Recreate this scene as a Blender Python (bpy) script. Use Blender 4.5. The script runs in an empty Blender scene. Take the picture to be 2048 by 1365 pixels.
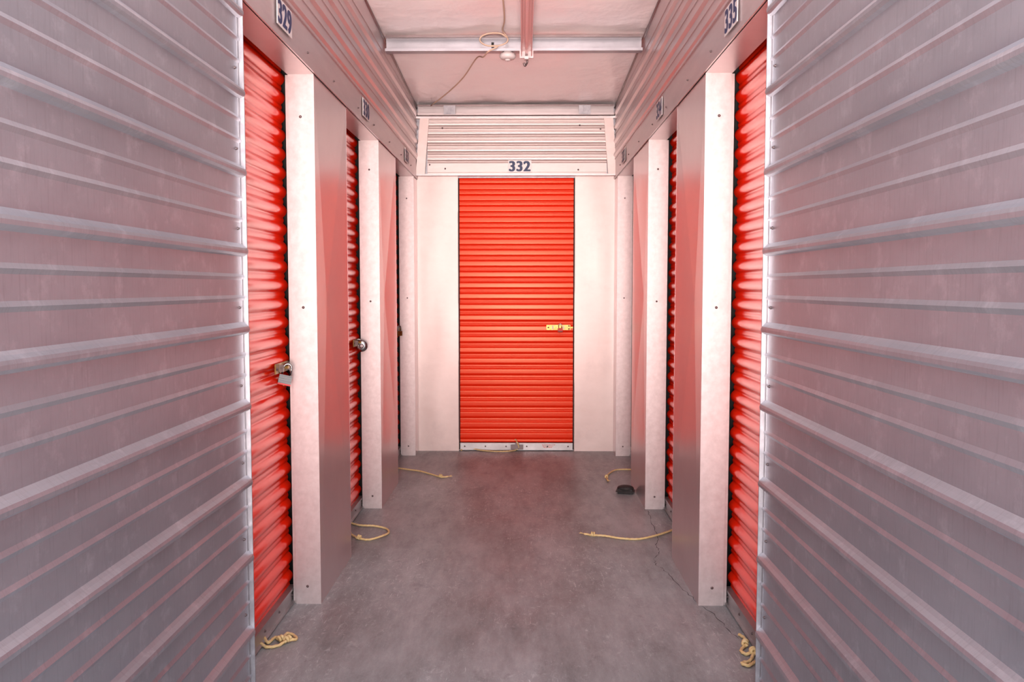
import bpy, bmesh, math, random
from mathutils import Vector, Matrix, noise
random.seed(4)
S = bpy.context.scene; C = S.collection
PI = math.pi
try:
    S.view_settings.view_transform = 'Standard'
except Exception: pass

# ------------------------------------------------------------------ camera
HC = 1.3; FPX = 1700.0; PIT = math.atan(107/1700); YAW = 21/1700
cam = bpy.data.cameras.new('camera'); co = bpy.data.objects.new('camera', cam); C.objects.link(co)
co.location = (0, 0, HC); co.rotation_euler = (PI/2-PIT, 0, YAW)
cam.sensor_width = 36; cam.lens = FPX/2048*36; cam.clip_start = .02
S.camera = co
RM = co.rotation_euler.to_matrix()
def fl(px, py, z=0.006):            # where a point of the floor lies
    d = RM @ Vector(((px-1024)/FPX, (682.5-py)/FPX, -1))
    t = (z-HC)/d.z
    return Vector((d.x*t, d.y*t, z))

# ------------------------------------------------------------------ materials
def mat(name, col, rough=.5, metal=0., col2=None, nscale=(8,8,8), ramp=(.35,.65), bump=0., bscale=40, bdist=.002, spec=None, speck=None, rvar=0., streak=None, bmap=None, tint=None):
    m = bpy.data.materials.new(name); m.use_nodes = True
    nt = m.node_tree; N = nt.nodes; L = nt.links
    b = N['Principled BSDF']
    b.inputs['Base Color'].default_value = (*col, 1); b.inputs['Roughness'].default_value = rough; b.inputs['Metallic'].default_value = metal
    if spec is not None: b.inputs['Specular IOR Level'].default_value = spec
    if tint: b.inputs['Specular Tint'].default_value = (*tint,1)
    tc = N.new('ShaderNodeTexCoord')
    def ov(out, scale, lo, hi, colr, f=1., mapscale=(1,1,1)):
        mp = N.new('ShaderNodeMapping'); mp.inputs['Scale'].default_value = mapscale
        L.new(tc.outputs['Object'], mp.inputs[0])
        n2 = N.new('ShaderNodeTexNoise'); n2.inputs['Scale'].default_value = scale; n2.inputs['Detail'].default_value = 6; n2.inputs['Roughness'].default_value = .7
        L.new(mp.outputs[0], n2.inputs['Vector'])
        r2 = N.new('ShaderNodeValToRGB'); r2.color_ramp.elements[0].position = lo; r2.color_ramp.elements[1].position = hi
        r2.color_ramp.elements[0].color = (0,0,0,1); r2.color_ramp.elements[1].color = (f,f,f,1)
        L.new(n2.outputs[0], r2.inputs[0])
        mx = N.new('ShaderNodeMix'); mx.data_type = 'RGBA'
        L.new(r2.outputs[0], mx.inputs['Factor']); L.new(out, mx.inputs[6]); mx.inputs[7].default_value = (*colr, 1)
        return mx.outputs[2]
    if col2:
        mp = N.new('ShaderNodeMapping'); mp.inputs['Scale'].default_value = nscale
        L.new(tc.outputs['Object'], mp.inputs[0])
        n = N.new('ShaderNodeTexNoise'); n.inputs['Scale'].default_value = 1; n.inputs['Detail'].default_value = 8; n.inputs['Roughness'].default_value = .65
        L.new(mp.outputs[0], n.inputs['Vector'])
        r = N.new('ShaderNodeValToRGB'); r.color_ramp.elements[0].position = ramp[0]; r.color_ramp.elements[1].position = ramp[1]
        r.color_ramp.elements[0].color = (*col, 1); r.color_ramp.elements[1].color = (*col2, 1)
        L.new(n.outputs[0], r.inputs[0])
        out = r.outputs[0]
        if speck: out = ov(out, speck[0], speck[1], speck[2], speck[3], .5)
        if streak: out = ov(out, 1, streak[1], streak[2], streak[3], .4, streak[0])
        L.new(out, b.inputs['Base Color'])
        if rvar:
            mr = N.new('ShaderNodeMapRange'); mr.inputs['To Min'].default_value = rough-rvar; mr.inputs['To Max'].default_value = rough+rvar
            L.new(n.outputs[0], mr.inputs[0]); L.new(mr.outputs[0], b.inputs['Roughness'])
    if bump:
        nb = N.new('ShaderNodeTexNoise'); nb.inputs['Scale'].default_value = bscale; nb.inputs['Detail'].default_value = 4
        if bmap:
            mp = N.new('ShaderNodeMapping'); mp.inputs['Scale'].default_value = bmap
            L.new(tc.outputs['Object'], mp.inputs[0]); L.new(mp.outputs[0], nb.inputs['Vector'])
        else: L.new(tc.outputs['Object'], nb.inputs['Vector'])
        bp = N.new('ShaderNodeBump'); bp.inputs['Strength'].default_value = bump; bp.inputs['Distance'].default_value = bdist
        L.new(nb.outputs[0], bp.inputs['Height']); L.new(bp.outputs[0], b.inputs['Normal'])
    return m
M = {}
M['steel'] = mat('corrugated_galvanised', (.345,.35,.39), .34, .74, (.46,.465,.51), (1.2,1.6,3.2), (.3,.7), .12, 1, .0006, speck=(12,.54,.72,(.62,.63,.68)), rvar=.03, streak=((2,140,9),.52,.72,(.26,.25,.28)), bmap=(30,220,60))
M['header'] = mat('header_galvanised', (.48,.40,.41), .33, .7, (.59,.51,.51), (3,3,20), (.3,.7), .1, 60, .0006, rvar=.08)
M['pier'] = mat('pale_galvanised', (.55,.46,.455), .42, .5, (.65,.56,.555), (30,30,30), (.35,.7), .15, 120, .0006, speck=(7,.60,.85,(.44,.385,.39)), rvar=.06)
M['trim'] = mat('dull_edge_galvanised', (.26,.245,.265), .42, .5, (.35,.33,.35), (30,30,30))
M['panel'] = mat('side_galvanised', (.74,.645,.655), .30, .85, (.80,.71,.715), (3,3,3), (.3,.7))
M['endpan'] = mat('end_galvanised', (.60,.465,.435), .45, .4, (.69,.555,.525), (3,3,5), (.3,.7), .2, 15, .002, speck=(4,.54,.78,(.48,.375,.365)), rvar=.06)
M['endhead'] = mat('end_header_galvanised', (.50,.395,.375), .42, .4, (.59,.485,.46), (3,3,20), (.3,.7), .1, 60, .0006, rvar=.06)
M['red'] = mat('red_enamel', (.82,.021,.004), .27, .0, (.84,.024,.005), (2,2,2), (.3,.7), spec=.42, tint=(1,.68,.42))
M['redside'] = mat('red_enamel_side', (.80,.019,.005), .20, .0, (.83,.023,.005), (2,2,2), (.3,.7), spec=.24, tint=(1,.60,.42))
M['black'] = mat('black_gap', (.012,.010,.010), .8)
M['dark'] = mat('dark_light_stop', (.10,.07,.07), .8)  # dark tone for the added panels that keep sky light out
M['zinc'] = mat('zinc_bar', (.38,.35,.35), .4, .8, (.50,.465,.465), (12,12,12), (.3,.7), .1, 60, .001)
M['brass'] = mat('yellow_zinc', (.16,.085,.018), .34, .8, (.34,.21,.065), (60,60,60), (.3,.7), .1, 60, .001)
M['chrome'] = mat('chrome', (.26,.25,.245), .25, 1.)
M['lam'] = mat('laminated_steel', (.045,.043,.045), .42, .5, (.13,.125,.125), (5,5,400), (.40,.60))
M['dsteel'] = mat('dark_screw', (.16,.12,.12), .4, .8)
M['redp'] = mat('red_plastic', (.6,.02,.015), .5)
M['blackp'] = mat('black_plastic', (.016,.013,.013), .6, 0, (.035,.029,.028), (30,30,30), spec=.3)
M['rope'] = mat('yellow_rope', (.66,.46,.18), .75, 0, (.78,.61,.33), (60,60,60), (.3,.7), .4, 300, .001)
M['cable'] = mat('tan_cable', (.56,.39,.29), .6)
M['white'] = mat('white_sign', (.64,.58,.57), .45, .15, (.70,.64,.63), (20,20,20))
M['offwhite'] = mat('off_white_plastic', (.60,.52,.51), .5, 0, (.66,.58,.57), (20,20,20))
M['blue'] = mat('navy_ink', (.008,.020,.085), .5)
M['rink'] = mat('red_ink', (.6,.12,.08), .5)
M['ceil'] = mat('vinyl_insulation', (.94,.83,.83), .32, .08, (.97,.89,.89), (3,3,3), (.3,.7), .5, 5, .03)
M['purlin'] = mat('purlin_steel', (.31,.29,.315), .4, .5, (.39,.365,.395), (6,6,6), (.3,.7))
M['purlin2'] = mat('purlin_pale', (.48,.40,.40), .45, .4, (.56,.48,.48), (6,6,6), (.3,.7))
M['pinkmetal'] = mat('painted_channel', (.70,.50,.50), .35, .3)
M['crack'] = mat('crack_dark', (.045,.038,.042), .9)
M['pave'] = mat('pale_bounce_pavement', (.60,.59,.60), .8, 0, (.72,.70,.71), (6,6,6))  # paled so the ground outside throws light up at the ceiling

def concrete():
    m = bpy.data.materials.new('worn_concrete'); m.use_nodes = True
    nt = m.node_tree; N = nt.nodes; L = nt.links; b = N['Principled BSDF']
    b.inputs['Specular IOR Level'].default_value = .4
    tc = N.new('ShaderNodeTexCoord')
    def nz(s, det, rg, sc=(1,1,1), dist=0., rot=0.):
        mp = N.new('ShaderNodeMapping'); mp.inputs['Scale'].default_value = sc; mp.inputs['Rotation'].default_value=(0,0,rot); L.new(tc.outputs['Object'], mp.inputs[0])
        n = N.new('ShaderNodeTexNoise'); n.inputs['Scale'].default_value = s; n.inputs['Detail'].default_value = det; n.inputs['Roughness'].default_value = rg; n.inputs['Distortion'].default_value = dist
        L.new(mp.outputs[0], n.inputs['Vector']); return n.outputs[0]
    def rp(src, a, c0, bb, c1):
        r = N.new('ShaderNodeValToRGB'); r.color_ramp.elements[0].position = a; r.color_ramp.elements[1].position = bb
        r.color_ramp.elements[0].color = (*c0,1); r.color_ramp.elements[1].color = (*c1,1); L.new(src, r.inputs[0]); return r.outputs[0]
    def mix(f, a, bcol):
        x = N.new('ShaderNodeMix'); x.data_type='RGBA'; L.new(f, x.inputs['Factor']); L.new(a, x.inputs[6])
        if isinstance(bcol, tuple): x.inputs[7].default_value = (*bcol,1)
        else: L.new(bcol, x.inputs[7])
        return x.outputs[2]
    def mul(a, c):
        x = N.new('ShaderNodeMath'); x.operation='MULTIPLY'; L.new(a, x.inputs[0]); L.new(c, x.inputs[1]); return x.outputs[0]
    base = rp(nz(1.5, 14, .76, (1.7,.45,1)), .38, (.165,.170,.172), .62, (.345,.355,.36))
    area = rp(nz(1.2, 4, .6, (1,.6,1)), .42, (0.12,)*3, .58, (1,)*3)
    f1 = mul(rp(nz(34, 14, .88, (1,.6,1), .6), .54, (0,0,0), .61, (.75,)*3), area)
    base = mix(f1, base, (.60,.62,.635))
    f2 = rp(nz(7, 14, .82, (1.4,.7,1), .4), .55, (0,0,0), .68, (.65,)*3)
    base = mix(f2, base, (.11,.11,.11))
    for sc,rt in (((70,7,1),.12),((60,6,1),-.25),((45,9,1),.7)):
        f4 = mul(rp(nz(1, 6, .8, sc, 1.2, rt), .62, (0,0,0), .66, (.7,)*3), area)
        base = mix(f4, base, (.66,.68,.70))
    L.new(base, b.inputs['Base Color'])
    rr = N.new('ShaderNodeMapRange'); rr.inputs['To Min'].default_value=.34; rr.inputs['To Max'].default_value=.58; L.new(nz(5,6,.6), rr.inputs[0]); L.new(rr.outputs[0], b.inputs['Roughness'])
    bp = N.new('ShaderNodeBump'); bp.inputs['Strength'].default_value=.3; bp.inputs['Distance'].default_value=.002
    L.new(nz(60,6,.7), bp.inputs['Height']); L.new(bp.outputs[0], b.inputs['Normal'])
    return m
M['floor'] = concrete()

# ------------------------------------------------------------------ mesh helpers
def finish(name, bm, m, parent=None, smooth=False, bevel=0., mtx=None):
    if mtx is not None: bmesh.ops.transform(bm, matrix=mtx, verts=bm.verts)
    if bevel:
        es = [e for e in bm.edges if len(e.link_faces)==2 and e.calc_face_angle(0) > .6]
        bmesh.ops.bevel(bm, geom=es, offset=bevel, segments=2, affect='EDGES', clamp_overlap=True)
    me = bpy.data.meshes.new(name); bm.to_mesh(me); bm.free()
    me.materials.append(M[m] if isinstance(m, str) else m)
    if smooth:
        for p in me.polygons: p.use_smooth = True
    o = bpy.data.objects.new(name, me); C.objects.link(o)
    if parent: o.parent = parent
    return o
def box(bm, x0,x1,y0,y1,z0,z1):
    v = [bm.verts.new((x,y,z)) for x in (x0,x1) for y in (y0,y1) for z in (z0,z1)]
    for f in ((0,1,3,2),(4,6,7,5),(0,4,5,1),(2,3,7,6),(0,2,6,4),(1,5,7,3)): bm.faces.new([v[i] for i in f])
def nb(*boxes):
    bm = bmesh.new()
    for b in boxes: box(bm, *b)
    bmesh.ops.recalc_face_normals(bm, faces=bm.faces)
    return bm
def spline(pts, n=8):
    pts = [Vector(p) for p in pts]; out = []
    P = [pts[0]*2-pts[1]] + pts + [pts[-1]*2-pts[-2]]
    for i in range(1, len(P)-2):
        a,b,c,d = P[i-1:i+3]
        for k in range(n):
            t=k/n
            out.append(.5*((2*b)+(c-a)*t+(2*a-5*b+4*c-d)*t*t+(3*b-a-3*c+d)*t**3))
    out.append(pts[-1]); return out
def tube(bm, pts, r, sides=8, twist=0., lobes=0):
    rings=[]; up=Vector((0,0,1)); L=0
    for i,p in enumerate(pts):
        t=(pts[min(i+1,len(pts)-1)]-pts[max(i-1,0)])
        if t.length<1e-9: t=Vector((1,0,0))
        t.normalize()
        if i: L+=(p-pts[i-1]).length
        up = up - t*up.dot(t)
        if up.length<1e-4: up=t.orthogonal()
        up.normalize(); s=t.cross(up)
        ring=[]
        for k in range(sides):
            a=2*PI*k/sides
            rr = r*(1+.22*math.cos(lobes*(a)+twist*L)) if lobes else r
            ring.append(bm.verts.new(p+(up*math.cos(a)+s*math.sin(a))*rr))
        rings.append(ring)
    for i in range(len(rings)-1):
        for k in range(sides):
            bm.faces.new((rings[i][k],rings[i][(k+1)%sides],rings[i+1][(k+1)%sides],rings[i+1][k]))
    bm.faces.new(rings[0][::-1]); bm.faces.new(rings[-1])
def lathe(bm, prof, n=28, mtx=Matrix()):
    rings=[]
    for r,z in prof:
        rings.append([bm.verts.new(mtx@Vector((r*math.cos(2*PI*k/n), r*math.sin(2*PI*k/n), z))) for k in range(n)])
    for i in range(len(rings)-1):
        for k in range(n): bm.faces.new((rings[i][k],rings[i][(k+1)%n],rings[i+1][(k+1)%n],rings[i+1][k]))
    bm.faces.new(rings[0][::-1]); bm.faces.new(rings[-1])
    bmesh.ops.recalc_face_normals(bm, faces=bm.faces)
def sheet(bm, rows):
    vs=[[bm.verts.new(p) for p in r] for r in rows]
    for i in range(len(vs)-1):
        for j in range(len(vs[0])-1):
            bm.faces.new((vs[i][j],vs[i][j+1],vs[i+1][j+1],vs[i+1][j]))
def empty(name, loc=(0,0,0), rz=0, rot=None):
    o=bpy.data.objects.new(name,None); C.objects.link(o); o.location=loc; o.rotation_euler = rot if rot else (0,0,rz); o.empty_display_size=.1
    return o
def tag(o, label=None, cat=None, group=None, kind=None):
    if label: o['label']=label
    if cat: o['category']=cat
    if group: o['group']=group
    if kind: o['kind']=kind
    return o
def screw(parent, pos, nrm, r=.006, m='dsteel'):
    bm=bmesh.new()
    q=Vector(nrm).to_track_quat('Z','Y').to_matrix().to_4x4()
    lathe(bm, [(r*1.5,-.001),(r*1.5,.001),(r,.0015),(r,.004),(r*.6,.0052)], 10, Matrix.Translation(pos)@q)
    return finish('screw', bm, m, parent, True)

# ------------------------------------------------------------------ layout numbers
XL, XR = -.827, .72           # hall faces of the piers
YE = 6.70                     # end wall
HB = 2.146                    # underside of the headers
NEAR = [2.50, 4.03, 5.585]    # near jambs
FAR  = [3.415, 4.93, 6.51]    # pale flanges that face the entrance
def zc(y): return 2.70+.05*(6.7-y)

# ------------------------------------------------------------------ floor
fo = finish('floor', nb((-1.3,1.2,.2,7.3,-.15,0)), 'floor'); tag(fo,'worn grey concrete floor of the hall with scuffs and a crack','floor',kind='structure')
finish('bounce_apron', nb((-6,6,-9,.2,-.15,-.004)), 'pave', fo)  # unseen ground outside, added pale to bounce light into the hall
cr = [(1297,1022),(1301,1040),(1310,1062),(1316,1078),(1311,1090),(1320,1103),(1308,1118),(1312,1130),(1330,1142),(1352,1165),(1378,1190),(1404,1212),(1432,1233),(1456,1258),(1478,1282)]
bm=bmesh.new(); pts=[]
for i in range(len(cr)-1):
    for k in range(5):
        t=k/5; pts.append(fl(cr[i][0]*(1-t)+cr[i+1][0]*t, cr[i][1]*(1-t)+cr[i+1][1]*t, .0008)+Vector((random.uniform(-.006,.006),random.uniform(-.006,.006),0)))
rows=[]
for i,p in enumerate(pts):
    t=(pts[min(i+1,len(pts)-1)]-pts[max(0,i-1)]).normalized(); s=Vector((-t.y,t.x,0))*random.uniform(.0003,.0018); rows.append([p-s,p+s])
sheet(bm, rows); finish('crack', bm, 'crack', fo)

# ------------------------------------------------------------------ corrugated profile
WB=(0,.015,.04,.075,.105,.135,.165,.43,.45,.47,.49,.51,.70,.72,.74,.76,.78)
KN=((0,0),(.015,.60),(.04,1.),(.075,1.04),(.105,.90),(.135,.40),(.165,0),(1.01,0))
ZO=.022
def wall_prof(z, p=.228, z0=ZO):
    t=((z-z0)/p)%1.0; A=.0175; d=0
    # raised rib: short underside, rounded crown, sloping top
    for (a,da),(b,db) in zip(KN[:-1],KN[1:]):
        if a<=t<b: d=A*(da+(db-da)*(t-a)/(b-a)); break
    for c in (.47,.74):
        u=abs(t-c)/.04
        if u<1: d+=.0045*.5*(1+math.cos(PI*u))
    return d
for side,sx,X,nm in ((-1,1,XL,'wall_left'),(1,-1,XR,'wall_right')):
    W=empty(nm,(X,1.5,0)); 
    tag(W,'%s hall wall of grey horizontally ribbed steel with header over the unit doors'%('left' if side<0 else 'right'),'wall',kind='structure')
    def L(x,y,z): return (sx*x, y-1.5, z)     # x = distance into the hall from the pier plane
    # foreground ribbed panel
    bm=bmesh.new()
    zs=sorted({0,2.93}|{round(ZO+(k+b)*.228+1e-6,6) for k in range(-1,13) for b in WB if 0<ZO+(k+b)*.228<2.93})
    ys=[.25+i*(2.49-.25)/60 for i in range(61)]
    rows=[[L(.006+wall_prof(z)+.0015*noise.noise((y*1.5,z*1.0,side*3)),y,z) for y in ys] for z in zs]
    sheet(bm,rows); bmesh.ops.recalc_face_normals(bm,faces=bm.faces)
    finish('ribbed_panel',bm,'steel',W)
    # end trim
    bm=bmesh.new()
    for b in ((.000,.020,2.492,2.496),(-.11,.012,2.496,2.500),(.0,.0075,2.477,2.493)):
        p=L(b[0],b[2],0); q=L(b[1],b[3],0); box(bm,min(p[0],q[0]),max(p[0],q[0]),p[1],q[1],0,2.93)
    bmesh.ops.recalc_face_normals(bm,faces=bm.faces)
    finish('edge_trim',bm,'trim',W)
    for k in range(12):
        z=ZO+.228*k+.080
        screw(W,L(.0065,2.455,z),(sx,0,0),.0032)
    # header: flat band + ribbed upper part
    bm=bmesh.new()
    def hp(z):
        if z<2.30: return 0
        t=((z-2.30)/.105)%1
        return .012*(min(1,t/.12) if t<.30 else max(0,1-(t-.30)/.12)) if t<.42 else (.004 if .66<t<.78 else 0)
    zs=[HB,HB+.012]+[2.296,2.30]+[round(2.30+(k+b)*.105+1e-6,6) for k in range(4) for b in (.12,.30,.42,.655,.665,.775,.785,1.0)]
    zs=[z for z in zs if z<2.69]
    ys=[2.50+i*(6.70-2.50)/30 for i in range(31)]
    rows=[[L(.004+hp(z)+(.0025*noise.noise((y*1.3,z*3,side))if z>HB+.02 else 0),y,z) for y in ys] for z in zs]
    rows.append([L(.004,y,zc(y)+.01) for y in ys])
    sheet(bm,rows); bmesh.ops.recalc_face_normals(bm,faces=bm.faces)
    finish('header_panel',bm,'header',W)
    bm=bmesh.new()
    for u0,u1,za,zb in ((-.105,.004,HB-.003,HB),(.0,.010,HB-.003,HB+.016),(.0,.010,2.288,2.300)):
        p=L(u0,0,0)[0]; q=L(u1,0,0)[0]
        box(bm,min(p,q),max(p,q),2.5-1.5,6.7-1.5,za,zb)
    bmesh.ops.recalc_face_normals(bm,faces=bm.faces)
    finish('header_channel',bm,'header',W)
    a=L(-.30,0,0)[0]; b_=L(-.32,0,0)[0]
    finish('light_stop_panel',nb((min(a,b_),max(a,b_),2.5-1.5,7.0-1.5,0,2.95)),'dark',W)  # unseen panel added to stop sky light leaking past the curtains
    a=L(-.11,0,0)[0]; b_=L(-.32,0,0)[0]
    finish('jamb_panel',nb((min(a,b_),max(a,b_),2.494-1.5,2.50-1.5,0,2.93)),'panel',W)
    for y in (2.62,3.3,3.75,4.3,4.75,5.3,5.8,6.3):
        screw(W,L(.0055,y,HB+.05),(sx,0,0),.003)

# ------------------------------------------------------------------ piers
n=0
words={(-1,0):'nearest left',(-1,1):'second left',(-1,2):'farthest left',(1,0):'nearest right',(1,1):'second right',(1,2):'farthest right'}
for side,X in ((-1,XL),(1,XR)):
    sx=-side
    for k in range(3):
        n+=1; y0=FAR[k]; y1=(NEAR[k+1] if k<2 else YE)
        T=empty('trim_%d'%n,(X,y0,0))
        tag(T,'%s pale steel door pier with screwed front flange and grey side panel'%words[(side,k)],'pier',kind='structure')
        def bxl(x0,x1,ya,yb,z0,z1,b=None):
            a=sx*x0; c=sx*x1; return (min(a,c),max(a,c),ya,yb,z0,z1)
        z1=HB-.003
        finish('front_flange',nb(bxl(-.103,0,-.003,.003,0,z1),bxl(-.103,-.100,.003,.02,0,z1)),'pier',T)
        finish('door_guide',nb(bxl(-.1165,-.1035,.008,.012,0,z1),bxl(-.1165,-.1145,.012,.03,0,z1)),'pier',T)
        finish('gap_shadow_strip',nb(bxl(-.180,-.172,-.02,.20,0,z1+.1),bxl(-.172,-.10,.14,.145,0,z1+.1)),'black',T)  # black strips paint the shadow in the gap between curtain and guide
        Wd=y1-y0; H=z1
        bm=bmesh.new()
        if k<2:
            vs=[bm.verts.new((0,.003,0)),bm.verts.new((0,Wd,0)),bm.verts.new((0,Wd,H)),bm.verts.new((0,.003,H))]
            tip=bm.verts.new((-sx*.020,.42*Wd,H*.58)); t2=bm.verts.new((-sx*.004,Wd*.80,H*.25)); 
            bm.faces.new((vs[0],vs[1],t2)); bm.faces.new((vs[0],t2,tip)); bm.faces.new((vs[1],vs[2],t2)); bm.faces.new((t2,vs[2],tip)); bm.faces.new((vs[2],vs[3],tip)); bm.faces.new((vs[3],vs[0],tip))
        else:
            vs=[bm.verts.new(p) for p in ((0,.003,0),(0,Wd,0),(0,Wd,H),(0,.003,H))]; bm.faces.new(vs)
        box(bm,min(0,-sx*.1),max(0,-sx*.1),Wd-.003,Wd,0,H)
        bmesh.ops.recalc_face_normals(bm,faces=bm.faces)
        finish('side_panel',bm,'panel',T)
        for z in (1.977,1.22,.074): screw(T,(-sx*.055,-.003,z+.0),(0,-1,0),.0038)

# ------------------------------------------------------------------ doors
def sm(u): u=max(0,min(1,u)); return u*u*(3-2*u)
def dprof(z,flat):
    if flat:
        t=(z/.0857)%1
        if t<.76: return .0090*sm(t/.20)*sm((.76-t)/.20)+.0007*math.sin(PI*t/.76)
        return .0020*math.sin(PI*((t-.76)/.24))**2
    t=(z/.0755)%1
    if t<.66: return .0155*math.sin(PI*t/.66)**.7
    return .0030*math.sin(PI*((t-.66)/.34))**2
def make_door(idx,loc,rz,hw,top,label,z0=.06,latch=True):
    D=empty('door_%d'%idx,loc,rz); tag(D,label,'roll-up door',kind='structure')
    bm=bmesh.new(); zs=[]; z=z0
    while z<top: zs.append(z); z+=.0033
    xs=[-hw+2*hw*i/16 for i in range(17)]
    wob=.06 if idx==4 else .3
    rows=[[(x,-dprof(z,idx==4)-wob*.0025*noise.noise((x*1.2+idx*5,z*.9,idx)),z) for x in xs] for z in zs]
    sheet(bm,rows); bmesh.ops.recalc_face_normals(bm,faces=bm.faces)
    finish('curtain',bm,'red' if idx==4 else 'redside',D,True)
    bar=finish('bottom_bar',nb((-hw,hw,-.024,.004,.006,.062),(-hw,hw,-.036,-.024,.006,.010),(-hw,hw,-.028,-.024,.052,.062)),'zinc',D)
    finish('bottom_seal',nb((-hw,hw,-.02,.0,.0,.008)),'black',D)
    m=6
    for i in range(m):
        x=-hw+.05+(2*hw-.1)*i/(m-1)
        screw(bar,(x,-.024,.034),(0,-1,0),.004)
    lx0,lx1=hw-.225,hw-.035; zl=.985
    lp=finish('latch',nb((lx0,lx1,-.025,-.0205,zl-.020,zl+.020)),'brass',D,bevel=.0015)
    finish('bolt',nb((lx0+.05,lx1+.02,-.037,-.0255,zl-.006,zl+.006),(lx0+.085,lx0+.105,-.050,-.036,zl-.005,zl+.007)),'brass',lp,bevel=.002)
    finish('bolt_keeper',nb((lx0+.045,lx0+.055,-.041,-.025,zl-.014,zl+.014),(lx0+.130,lx0+.140,-.041,-.025,zl-.014,zl+.014)),'dsteel',lp,bevel=.001)
    for x,z in ((lx0+.015,zl+.0),(lx1-.012,zl+.012),(lx1-.012,zl-.012)):
        screw(lp,(x,-.025,z),(0,-1,0),.004,'dsteel')
    return D,bar
dl=['nearest red roll-up door on the left, under number 329','red roll-up door under number 330, second on the left','farthest red roll-up door on the left, under number 331']
dr=['nearest red roll-up door on the right, under number 335','red roll-up door under number 334, second on the right','farthest red roll-up door on the right, under number 333']
for k in range(3):
    a,b=NEAR[k]-.05,FAR[k]+.054
    make_door(k+1,(XL-.147,(a+b)/2,0),PI/2,(b-a)/2,2.26,dl[k])
    make_door(k+5,(XR+.147,(a+b)/2,0),-PI/2,(b-a)/2,2.26,dr[k])
DX=-.048
D4,bar4=make_door(4,(DX,YE+.040,0),0,.462,2.26,'red roll-up door under number 332 closing the end of the hall',.066)
finish('pull_handle',nb((-.045,.055,-.042,-.036,.012,.05),(-.01,.02,-.054,-.036,.02,.07)),'dsteel',D4,bevel=.002)
bm=bmesh.new()
for r,(z,w0) in enumerate(((.044,.0),(.034,.004),(.024,.012))):
    x=.205+w0
    while x<.30-w0: 
        w=random.uniform(.006,.014); box(bm,x,x+w,-.0249,-.0242,z,z+.005); x+=w+.004
finish('red_marking',bm,'rink',bar4)

# ------------------------------------------------------------------ end wall
E=empty('wall_back',(0,YE,0)); tag(E,'pale steel end wall with ribbed header around the end door','wall',kind='structure')
dl0,dl1=-.458+DX,.458+DX
def epan(x0,x1):
    bm=bmesh.new(); rows=[]
    for i in range(25):
        z=HB+.02; zz=z*i/24
        rows.append([(x0+(x1-x0)*j/6,.004*noise.noise((x0+j*.4,zz*1.6,2))*math.sin(PI*j/6),zz) for j in range(7)])
    sheet(bm,rows); return bm
for x0,x1,e in ((XL,dl0,dl0),(dl1,XR+.01,dl1)):
    bm=epan(x0,x1)
    box(bm,e-.002,e+.002,0,.05,0,HB+.02)
    bmesh.ops.recalc_face_normals(bm,faces=bm.faces)
    finish('side_panel',bm,'endpan',E,True)
finish('gap_shadow_strip',nb((dl0+.0,dl0+.010,.012,.016,0,2.2),(dl1-.010,dl1,.012,.016,0,2.2)),'black',E)  # gap shadow beside the end curtain, put in as black strips
z0,z1=2.172,2.605; pr=-.045
bm=bmesh.new()
hh=[(z0,0),(z0+.018,0),(z0+.020,-.004),(z0+.090,-.004)]
z=z0+.090
while z+.066<z1-.006:
    hh+=[(z+.008,.004),(z+.016,.0045),(z+.028,-.003),(z+.038,-.004),(z+.042,-.002),(z+.048,-.002),(z+.052,-.004),(z+.065,-.004)]; z+=.066
hh+=[(z1-.008,0.0),(z1,0)]
xs=[XL+.09+(XR-XL-.16)*i/12 for i in range(13)]
sheet(bm,[[(x,pr+d+.002*noise.noise((x*3,zz*5,9)),zz) for x in xs] for zz,d in hh])
bmesh.ops.recalc_face_normals(bm,faces=bm.faces)
finish('header_panel',bm,'endhead',E)
bm=nb((XL+.0,XR+.01,pr-.020,0,z1-.004,z1+.012),(XL+.0,XR+.01,pr-.018,0.0,z0-.006,z0+.006))
finish('header_channel',bm,'pier',E)
for sgn,xe in ((1,XL),(-1,XR+.01)):
    bm=bmesh.new()
    a=[(xe+sgn*.034,z1-.004),(xe+sgn*.104,z1-.004),(xe+sgn*.070,z0+.006),(xe+sgn*.0,z0+.006)]
    f=[bm.verts.new((x,pr-.016,z)) for x,z in a]; g=[bm.verts.new((x,pr+.012,z)) for x,z in a]
    bm.faces.new(f); bm.faces.new(g[::-1])
    for q in range(4): bm.faces.new((f[q],f[(q+1)%4],g[(q+1)%4],g[q]))
    bmesh.ops.recalc_face_normals(bm,faces=bm.faces); finish('slanted_plate',bm,'endpan',E)
    finish('corner_fill',nb((min(xe,xe+sgn*.1),max(xe,xe+sgn*.1),pr+.018,0,z0,z1)),'trim',E)
for x,z in ((-.62,2.53),(.44,2.55),(-.60,2.22),(.43,2.21),(.60,2.52),(-.72,2.25)): screw(E,(x,pr-.006,z),(0,-1,0),.0045)
finish('header_lintel',nb((XL,XR+.01,0.005,.02,2.155,2.18)),'trim',E)
finish('upper_panel',nb((XL-.02,XR+.02,.012,.02,2.18,2.74)),'purlin',E)
finish('light_stop_panel',nb((-1.15,1.05,.27,.30,0,2.95)),'dark',E)  # unseen, added to close off light behind the end door

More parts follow.
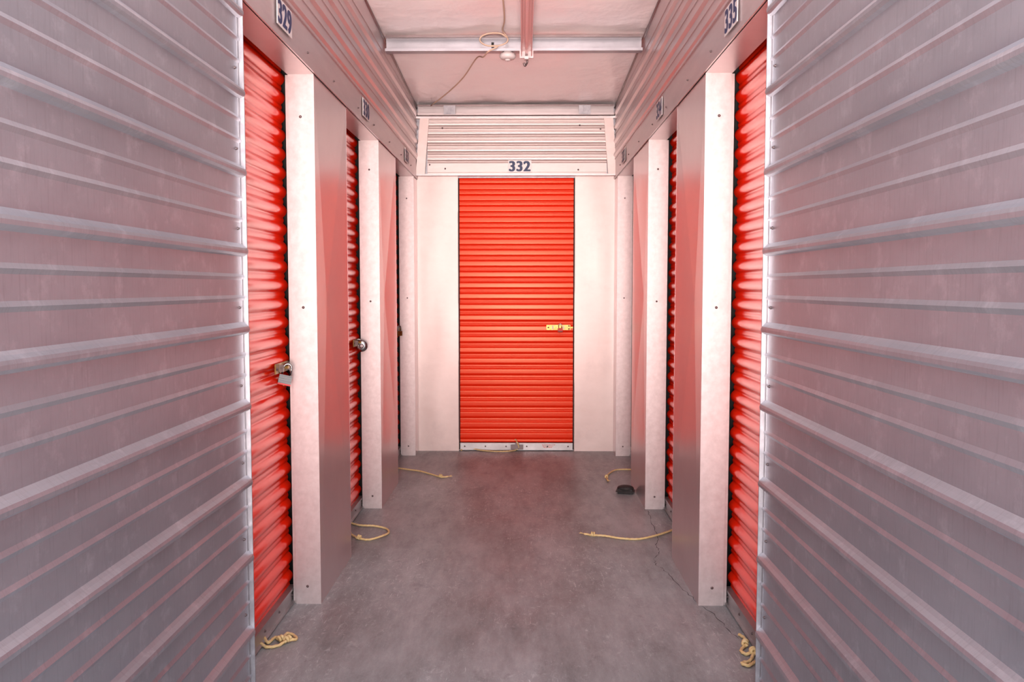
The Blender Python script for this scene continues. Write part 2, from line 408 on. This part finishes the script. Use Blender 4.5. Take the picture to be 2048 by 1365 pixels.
# ------------------------------------------------------------------ ceiling
bm=bmesh.new(); rows=[]
for i in range(131):
    y=2.0+4.9*i/130
    r=[]
    for j in range(61):
        x=-1.15+2.2*j/60
        ph=((y-5.12)/1.55)%1
        sag=.024*math.sin(PI*ph)**.6
        z=zc(y)-sag+.014*noise.noise((x*2.2,y*1.5,0))+.009*noise.noise((x*5,y*2.0,4))+.002*noise.noise((x*16,y*6,8))+.02
        r.append((x,y,z))
    rows.append(r)
sheet(bm,rows)
co_=finish('ceiling',bm,'ceil',None,True); tag(co_,'sagging pinkish white insulation facing under the roof','ceiling',kind='structure')
finish('roof_sheet',nb((-1.3,1.2,1.9,7.1,3.0,3.02)),'panel',co_)
bm=bmesh.new()
for x in (XL+.004,XR-.004):
    tube(bm,[Vector((x,2.5+i*.35,zc(2.5+i*.35)-.012)) for i in range(12)]+[Vector((x,6.68,zc(6.68)-.012))],.010,6)
finish('edge_strip',bm,'dsteel',co_)

def beam(y,zt,h,label,m='purlin'):
    B=empty('steel_beam',(0,y,0)); tag(B,label,'beam','steel ceiling beams')
    x0,x1=XL+.02,XR-.02
    finish('web',nb((x0,x1,0,.004,zt-h,zt)),m,B)
    finish('flange',nb((x0,x1,-.05,.0,zt-h,zt-h+.004),(x0,x1,-.054,-.05,zt-h,zt-h+.016)),m,B)
    finish('flange',nb((x0,x1,-.05,.0,zt-.004,zt),(x0,x1,-.054,-.05,zt-.014,zt)),'dsteel',B)
    return B
B1=beam(5.12,2.775,.092,'pale steel channel beam crossing the ceiling midway, with cable looped over it')
B2=beam(6.66,2.700,.078,'steel channel beam where ceiling meets the ribbed header, with two brackets','purlin2')
for x in (-.56,.475):
    finish('bracket',nb((x-.045,x+.045,-.060,-.054,2.625,2.692),(x-.01,x+.01,-.064,-.060,2.63,2.69)),'trim',B2)
finish('slot_plate',nb((-.185,-.170,-.006,-.0,2.715,2.745)),'black',B1)

T=empty('ceiling_track',(.022,4.0,2.68)); tag(T,'pink metal channel running lengthwise under the ceiling and ending at the cross beam','track')
bm=bmesh.new()
for a,b,c,d in ((-.032,-.027,-.03,.0),(.027,.032,-.03,.0),(-.032,.032,0,.005),(-.008,.008,-.026,0)):
    v=[]
    for y in (2.6,5.10):
        zo=(5.1-y)*.045
        v.append([bm.verts.new((x,y-4.0,z+zo-.004)) for x,z in ((a,c),(b,c),(b,d),(a,d))])
    for q in range(4): bm.faces.new((v[0][q],v[0][(q+1)%4],v[1][(q+1)%4],v[1][q]))
    bm.faces.new(v[0]); bm.faces.new(v[1][::-1])
bmesh.ops.recalc_face_normals(bm,faces=bm.faces)
finish('channel',bm,'pinkmetal',T)
finish('end_clip',nb((-.040,.040,1.062,1.072,-.040,.006),(-.012,.012,1.04,1.075,-.052,-.034)),'purlin2',T)
bm=bmesh.new(); tube(bm,spline([(.0,1.07,-.04),(.004,1.08,-.060),(-.008,1.075,-.082),(-.016,1.07,-.066)],6),.006,8)
finish('end_hook',bm,'dsteel',T,True)
Dt=empty('smoke_detector',(-.088,5.09,2.6825)); tag(Dt,'small round white detector hanging under the near ceiling beam','detector')
bm=bmesh.new(); lathe(bm,[(.028,0),(.030,-.012),(.046,-.014),(.048,-.030),(.040,-.040),(.018,-.044)],32)
finish('housing',bm,'offwhite',Dt,True)
bm=bmesh.new(); lathe(bm,[(.016,-.044),(.016,-.050),(.008,-.053)],20); finish('sensor_cap',bm,'offwhite',Dt,True)
pts=[(-.115,3.6,zc(3.6)-.02),(-.105,4.3,zc(4.3)-.02),(-.10,4.75,zc(4.75)-.025),(-.115,4.98,2.775)]
for k in range(0,15):
    a=.3+2*PI*k/8; pts.append((-.168+.082*math.cos(a),5.045+.004*(k%3)-.0,2.742+.038*math.sin(a)))
pts+=[(-.20,5.05,2.675),(-.235,5.16,2.672),(-.29,5.45,zc(5.45)-.02),(-.40,5.85,zc(5.85)-.02),(-.53,6.2,zc(6.2)-.02),(-.70,6.58,zc(6.58)-.02)]
bm=bmesh.new(); tube(bm,spline(pts,6),.0042,8)
tag(finish('cable',bm,'cable',None,True),'tan cable looped over the near beam and trailing along the ceiling','cable')

# ------------------------------------------------------------------ number signs
def text_mesh(s,size):
    cu=bpy.data.curves.new('digits','FONT'); cu.body=s; cu.size=size; cu.align_x='CENTER'; cu.align_y='CENTER'; cu.offset=size*.018; cu.extrude=.0004; cu.space_character=1.10
    o=bpy.data.objects.new('tmp',cu); C.objects.link(o)
    dg=bpy.context.evaluated_depsgraph_get(); dg.update()
    me=bpy.data.meshes.new_from_object(o.evaluated_get(dg)); bpy.data.objects.remove(o); me.name='digits'
    return me
def sign(s,loc,rz,label):
    R=empty('number_sign',loc,rz); tag(R,label,'sign','unit number signs')
    finish('plate',nb((-.09,.09,-.002,.0,-.046,.046)),'white',R)
    me=text_mesh(s,.098)
    xs=[v.co.x for v in me.vertices]; ys=[v.co.y for v in me.vertices]
    cx,cy=(max(xs)+min(xs))/2,(max(ys)+min(ys))/2; w=max(xs)-min(xs); h=max(ys)-min(ys)
    for v in me.vertices: v.co=Vector(((v.co.x-cx)*.160/w, -.0028-v.co.z*.5, (v.co.y-cy)*.080/h))
    bm=bmesh.new(); bm.from_mesh(me); n0=list(bm.verts)+list(bm.edges)+list(bm.faces)
    for dx,dy in ((-.0038,-.0001),(.0038,-.0002)):
        g=bmesh.ops.duplicate(bm,geom=n0)['geom']
        bmesh.ops.translate(bm,verts=[v for v in g if isinstance(v,bmesh.types.BMVert)],vec=(dx,dy,0))
    bm.to_mesh(me); bm.free()
    me.materials.clear(); me.materials.append(M['blue'])
    o=bpy.data.objects.new('digits',me); C.objects.link(o); o.parent=R
zs_=2.146+.034+.045
for k,s in enumerate(('329','330','331')):
    yy=(NEAR[k]+FAR[k])/2+.01
    sign(s,(XL+.0095,yy,zs_),PI/2,'white sign with blue number %s above the %s left door'%(s,('nearest','second','farthest')[k]))
for k,s in enumerate(('335','334','333')):
    yy=(NEAR[k]+FAR[k])/2+.01
    sign(s,(XR-.0095,yy,zs_),-PI/2,'white sign with blue number %s above the %s right door'%(s,('nearest','second','farthest')[k]))
sign('332',(-.022,YE+pr-.0155,2.236),0,'white sign with blue number 332 above the red end door')

# ------------------------------------------------------------------ locks
def shackle(w,h,r):
    pts=[Vector((-w,0,0)),Vector((-w,0,h*.6))]
    for k in range(9):
        a=PI-PI*k/8; pts.append(Vector((w*math.cos(a),0,h*.6+w*math.sin(a))))
    pts+=[Vector((w,0,0))]
    bm=bmesh.new(); tube(bm,pts,r,10); return bm
def padlock(loc,rot,label,bodym,sc=1.,bump='redp'):
    P=empty('padlock',loc,rot=rot); P.scale=(sc,)*3; tag(P,label,'padlock','locks on the unit doors')
    bm=bmesh.new()
    for k in range(6):
        z=-.003-.0056*k; box(bm,-.025,.025,-.011,.011,z-.0042,z)
    box(bm,-.0230,.0230,-.0090,.0090,-.040,-.002)
    bmesh.ops.recalc_face_normals(bm,faces=bm.faces)
    finish('body',bm,bodym,P)
    finish('bumper',nb((-.0262,.0262,-.012,.012,-.042,-.036)),bump,P,bevel=.002)
    finish('shackle',shackle(.016,.044,.0042),'chrome',P,True)
    bm=bmesh.new(); lathe(bm,[(.006,-.0425),(.006,-.044),(.003,-.0442)],14); finish('keyway',bm,'brass',P)
padlock((XL-.102,3.315,.958),(math.radians(-6),math.radians(14),math.radians(18)),'silver laminated padlock with red base on the nearest left door','lam',1.0)
def disc_lock(loc,rz,label,m='chrome'):
    P=empty('disc_lock',loc,rz); tag(P,label,'padlock','locks on the unit doors')
    q=Matrix.Rotation(PI/2,4,'X')
    bm=bmesh.new(); lathe(bm,[(.026,-.013),(.033,-.008),(.035,0),(.033,.008),(.026,.013),(.012,.0145)],36,q); finish('body',bm,m,P,True)
    bm=bmesh.new(); lathe(bm,[(.014,.0135),(.014,.0165),(.008,.0175)],24,q); finish('keyway',bm,'dsteel',P,True)
    bm=bmesh.new(); tube(bm,[Vector((-.020+.016*math.cos(a),0,.026+.012*math.sin(a))) for a in [PI*k/8 for k in range(-2,9)]],.0045,10); finish('shackle',bm,'chrome',P,True)
disc_lock((XL-.098,4.865,.965),math.radians(8),'round steel disc lock on the second left door under number 330')
padlock((XL-.100,6.37,.975),(0,0,math.radians(40)),'small brass padlock on the farthest left door','brass',.9,'brass')
padlock((DX+.345,YE-.016,.982),(0,0,0),'small dark red padlock on the brass latch of the end door','redp',.75,'blackp')

# ------------------------------------------------------------------ ropes
RP=[('short knotted yellow rope on the floor at the nearest left door',[(512,1268),(526,1274),(536,1288),(550,1276),(562,1282),(574,1270),(588,1272),(592,1280),(574,1284),(556,1292),(534,1296),(522,1290)],[4,8]),
('yellow rope bent into a loop at the foot of the second left door',[(698,1046),(720,1052),(748,1054),(772,1058),(777,1067),(762,1075),(738,1080),(718,1078),(704,1072)],[7]),
('straight yellow rope with end knot at the farthest left door',[(797,937),(815,940),(840,944),(862,949),(882,955),(897,955)],[4]),
('yellow rope lying along the foot of the end door',[(922,901),(932,898),(948,900),(970,902),(995,904),(1016,904),(1030,901)],[1]),
('short yellow rope curling down from the farthest right door',[(1266,940),(1248,940),(1230,942),(1218,948),(1213,956),(1216,963)],[4]),
('long yellow rope with end knot reaching out from the second right door',[(1347,1060),(1330,1067),(1305,1075),(1275,1079),(1240,1078),(1210,1074),(1185,1071),(1168,1069)],[6]),
('bunched frayed yellow rope on the floor at the nearest right door',[(1478,1270),(1488,1278),(1490,1292),(1482,1302),(1492,1310),(1506,1308),(1500,1322),(1484,1328),(1496,1334),(1508,1326)],[2,5])]
for lab,pp,kn in RP:
    P=[fl(x,y,.0062) for x,y in pp]
    for q in range(len(P)): P[q].z += .004*((q*7)%3)/2
    if 'end door' in lab:
        e=P[-1]; P+=[Vector((-.030,YE-.010,.030)),Vector((-.037,YE-.018,.062)),Vector((-.045,YE-.018,.078))]
    sp=spline(P,14)
    bm=bmesh.new(); tube(bm,sp,.0053,12,260,3)
    for k in kn:
        c=P[k]; d=(P[min(k+1,len(P)-1)]-P[k-1]).normalized(); s=Vector((-d.y,d.x,0)); up=Vector((0,0,1))
        kp=[c+d*(.012*(a/PI-1)) + (s*math.cos(a*2)+up*math.sin(a*2))*.008+up*.006 for a in [2*PI*q/24 for q in range(25)]]
        tube(bm,kp,.0052,8,260,3)
    e=sp[-1]; d=(sp[-1]-sp[-4]).normalized()
    for q in range(7):
        v=(d+Vector((random.uniform(-.5,.5),random.uniform(-.5,.5),random.uniform(-.05,.25)))).normalized()
        tube(bm,[e,e+v*.012,e+v*random.uniform(.018,.028)],.0013,5)
    tag(finish('rope',bm,'rope',None,True),lab,'rope','pull ropes on the floor')

# ------------------------------------------------------------------ small black case on the floor
c=fl(1252,989,0); Bx=empty('black_case',(c.x-.0,c.y+.03,0),math.radians(-12)); tag(Bx,'small black plastic case lying on the floor by the second right pier','case')
bm=nb((-.058,.058,-.045,.045,0,.030)); finish('base',bm,'blackp',Bx,bevel=.012)
bm=bmesh.new()
lathe(bm,[(.050,.026),(.050,.034),(.044,.042),(.030,.048),(.014,.050),(.003,.0505)],24,Matrix.Diagonal((1.05,.82,1,1)))
finish('lid',bm,'blackp',Bx,True)

# ------------------------------------------------------------------ light: open sky behind the entrance
w=bpy.data.worlds.new('sky'); S.world=w; w.use_nodes=True
bg=w.node_tree.nodes['Background']; bg.inputs[0].default_value=(.85,.90,1.0,1); bg.inputs[1].default_value=3.4
sd=bpy.data.lights.new('sun','SUN'); sd.energy=3.2; sd.angle=1.0; sd.color=(1,.90,.84)
so=bpy.data.objects.new('sun',sd); C.objects.link(so)
so.rotation_euler=Vector((0,math.cos(math.radians(12)),-math.sin(math.radians(12)))).to_track_quat('-Z','Y').to_euler()
# added fill light behind the camera, brightens ceiling and end door, no real fixture
al=bpy.data.lights.new('ceiling_fill','AREA'); al.shape='RECTANGLE'; al.size=.9; al.size_y=.8; al.energy=52; al.color=(1,.83,.76); al.spread=math.radians(62)
ao=bpy.data.objects.new('ceiling_fill',al); C.objects.link(ao); ao.location=(-.08,-1.0,.90)
ao.rotation_euler=(Vector((-.05,5.2,3.1))-Vector(ao.location)).to_track_quat('-Z','Y').to_euler()
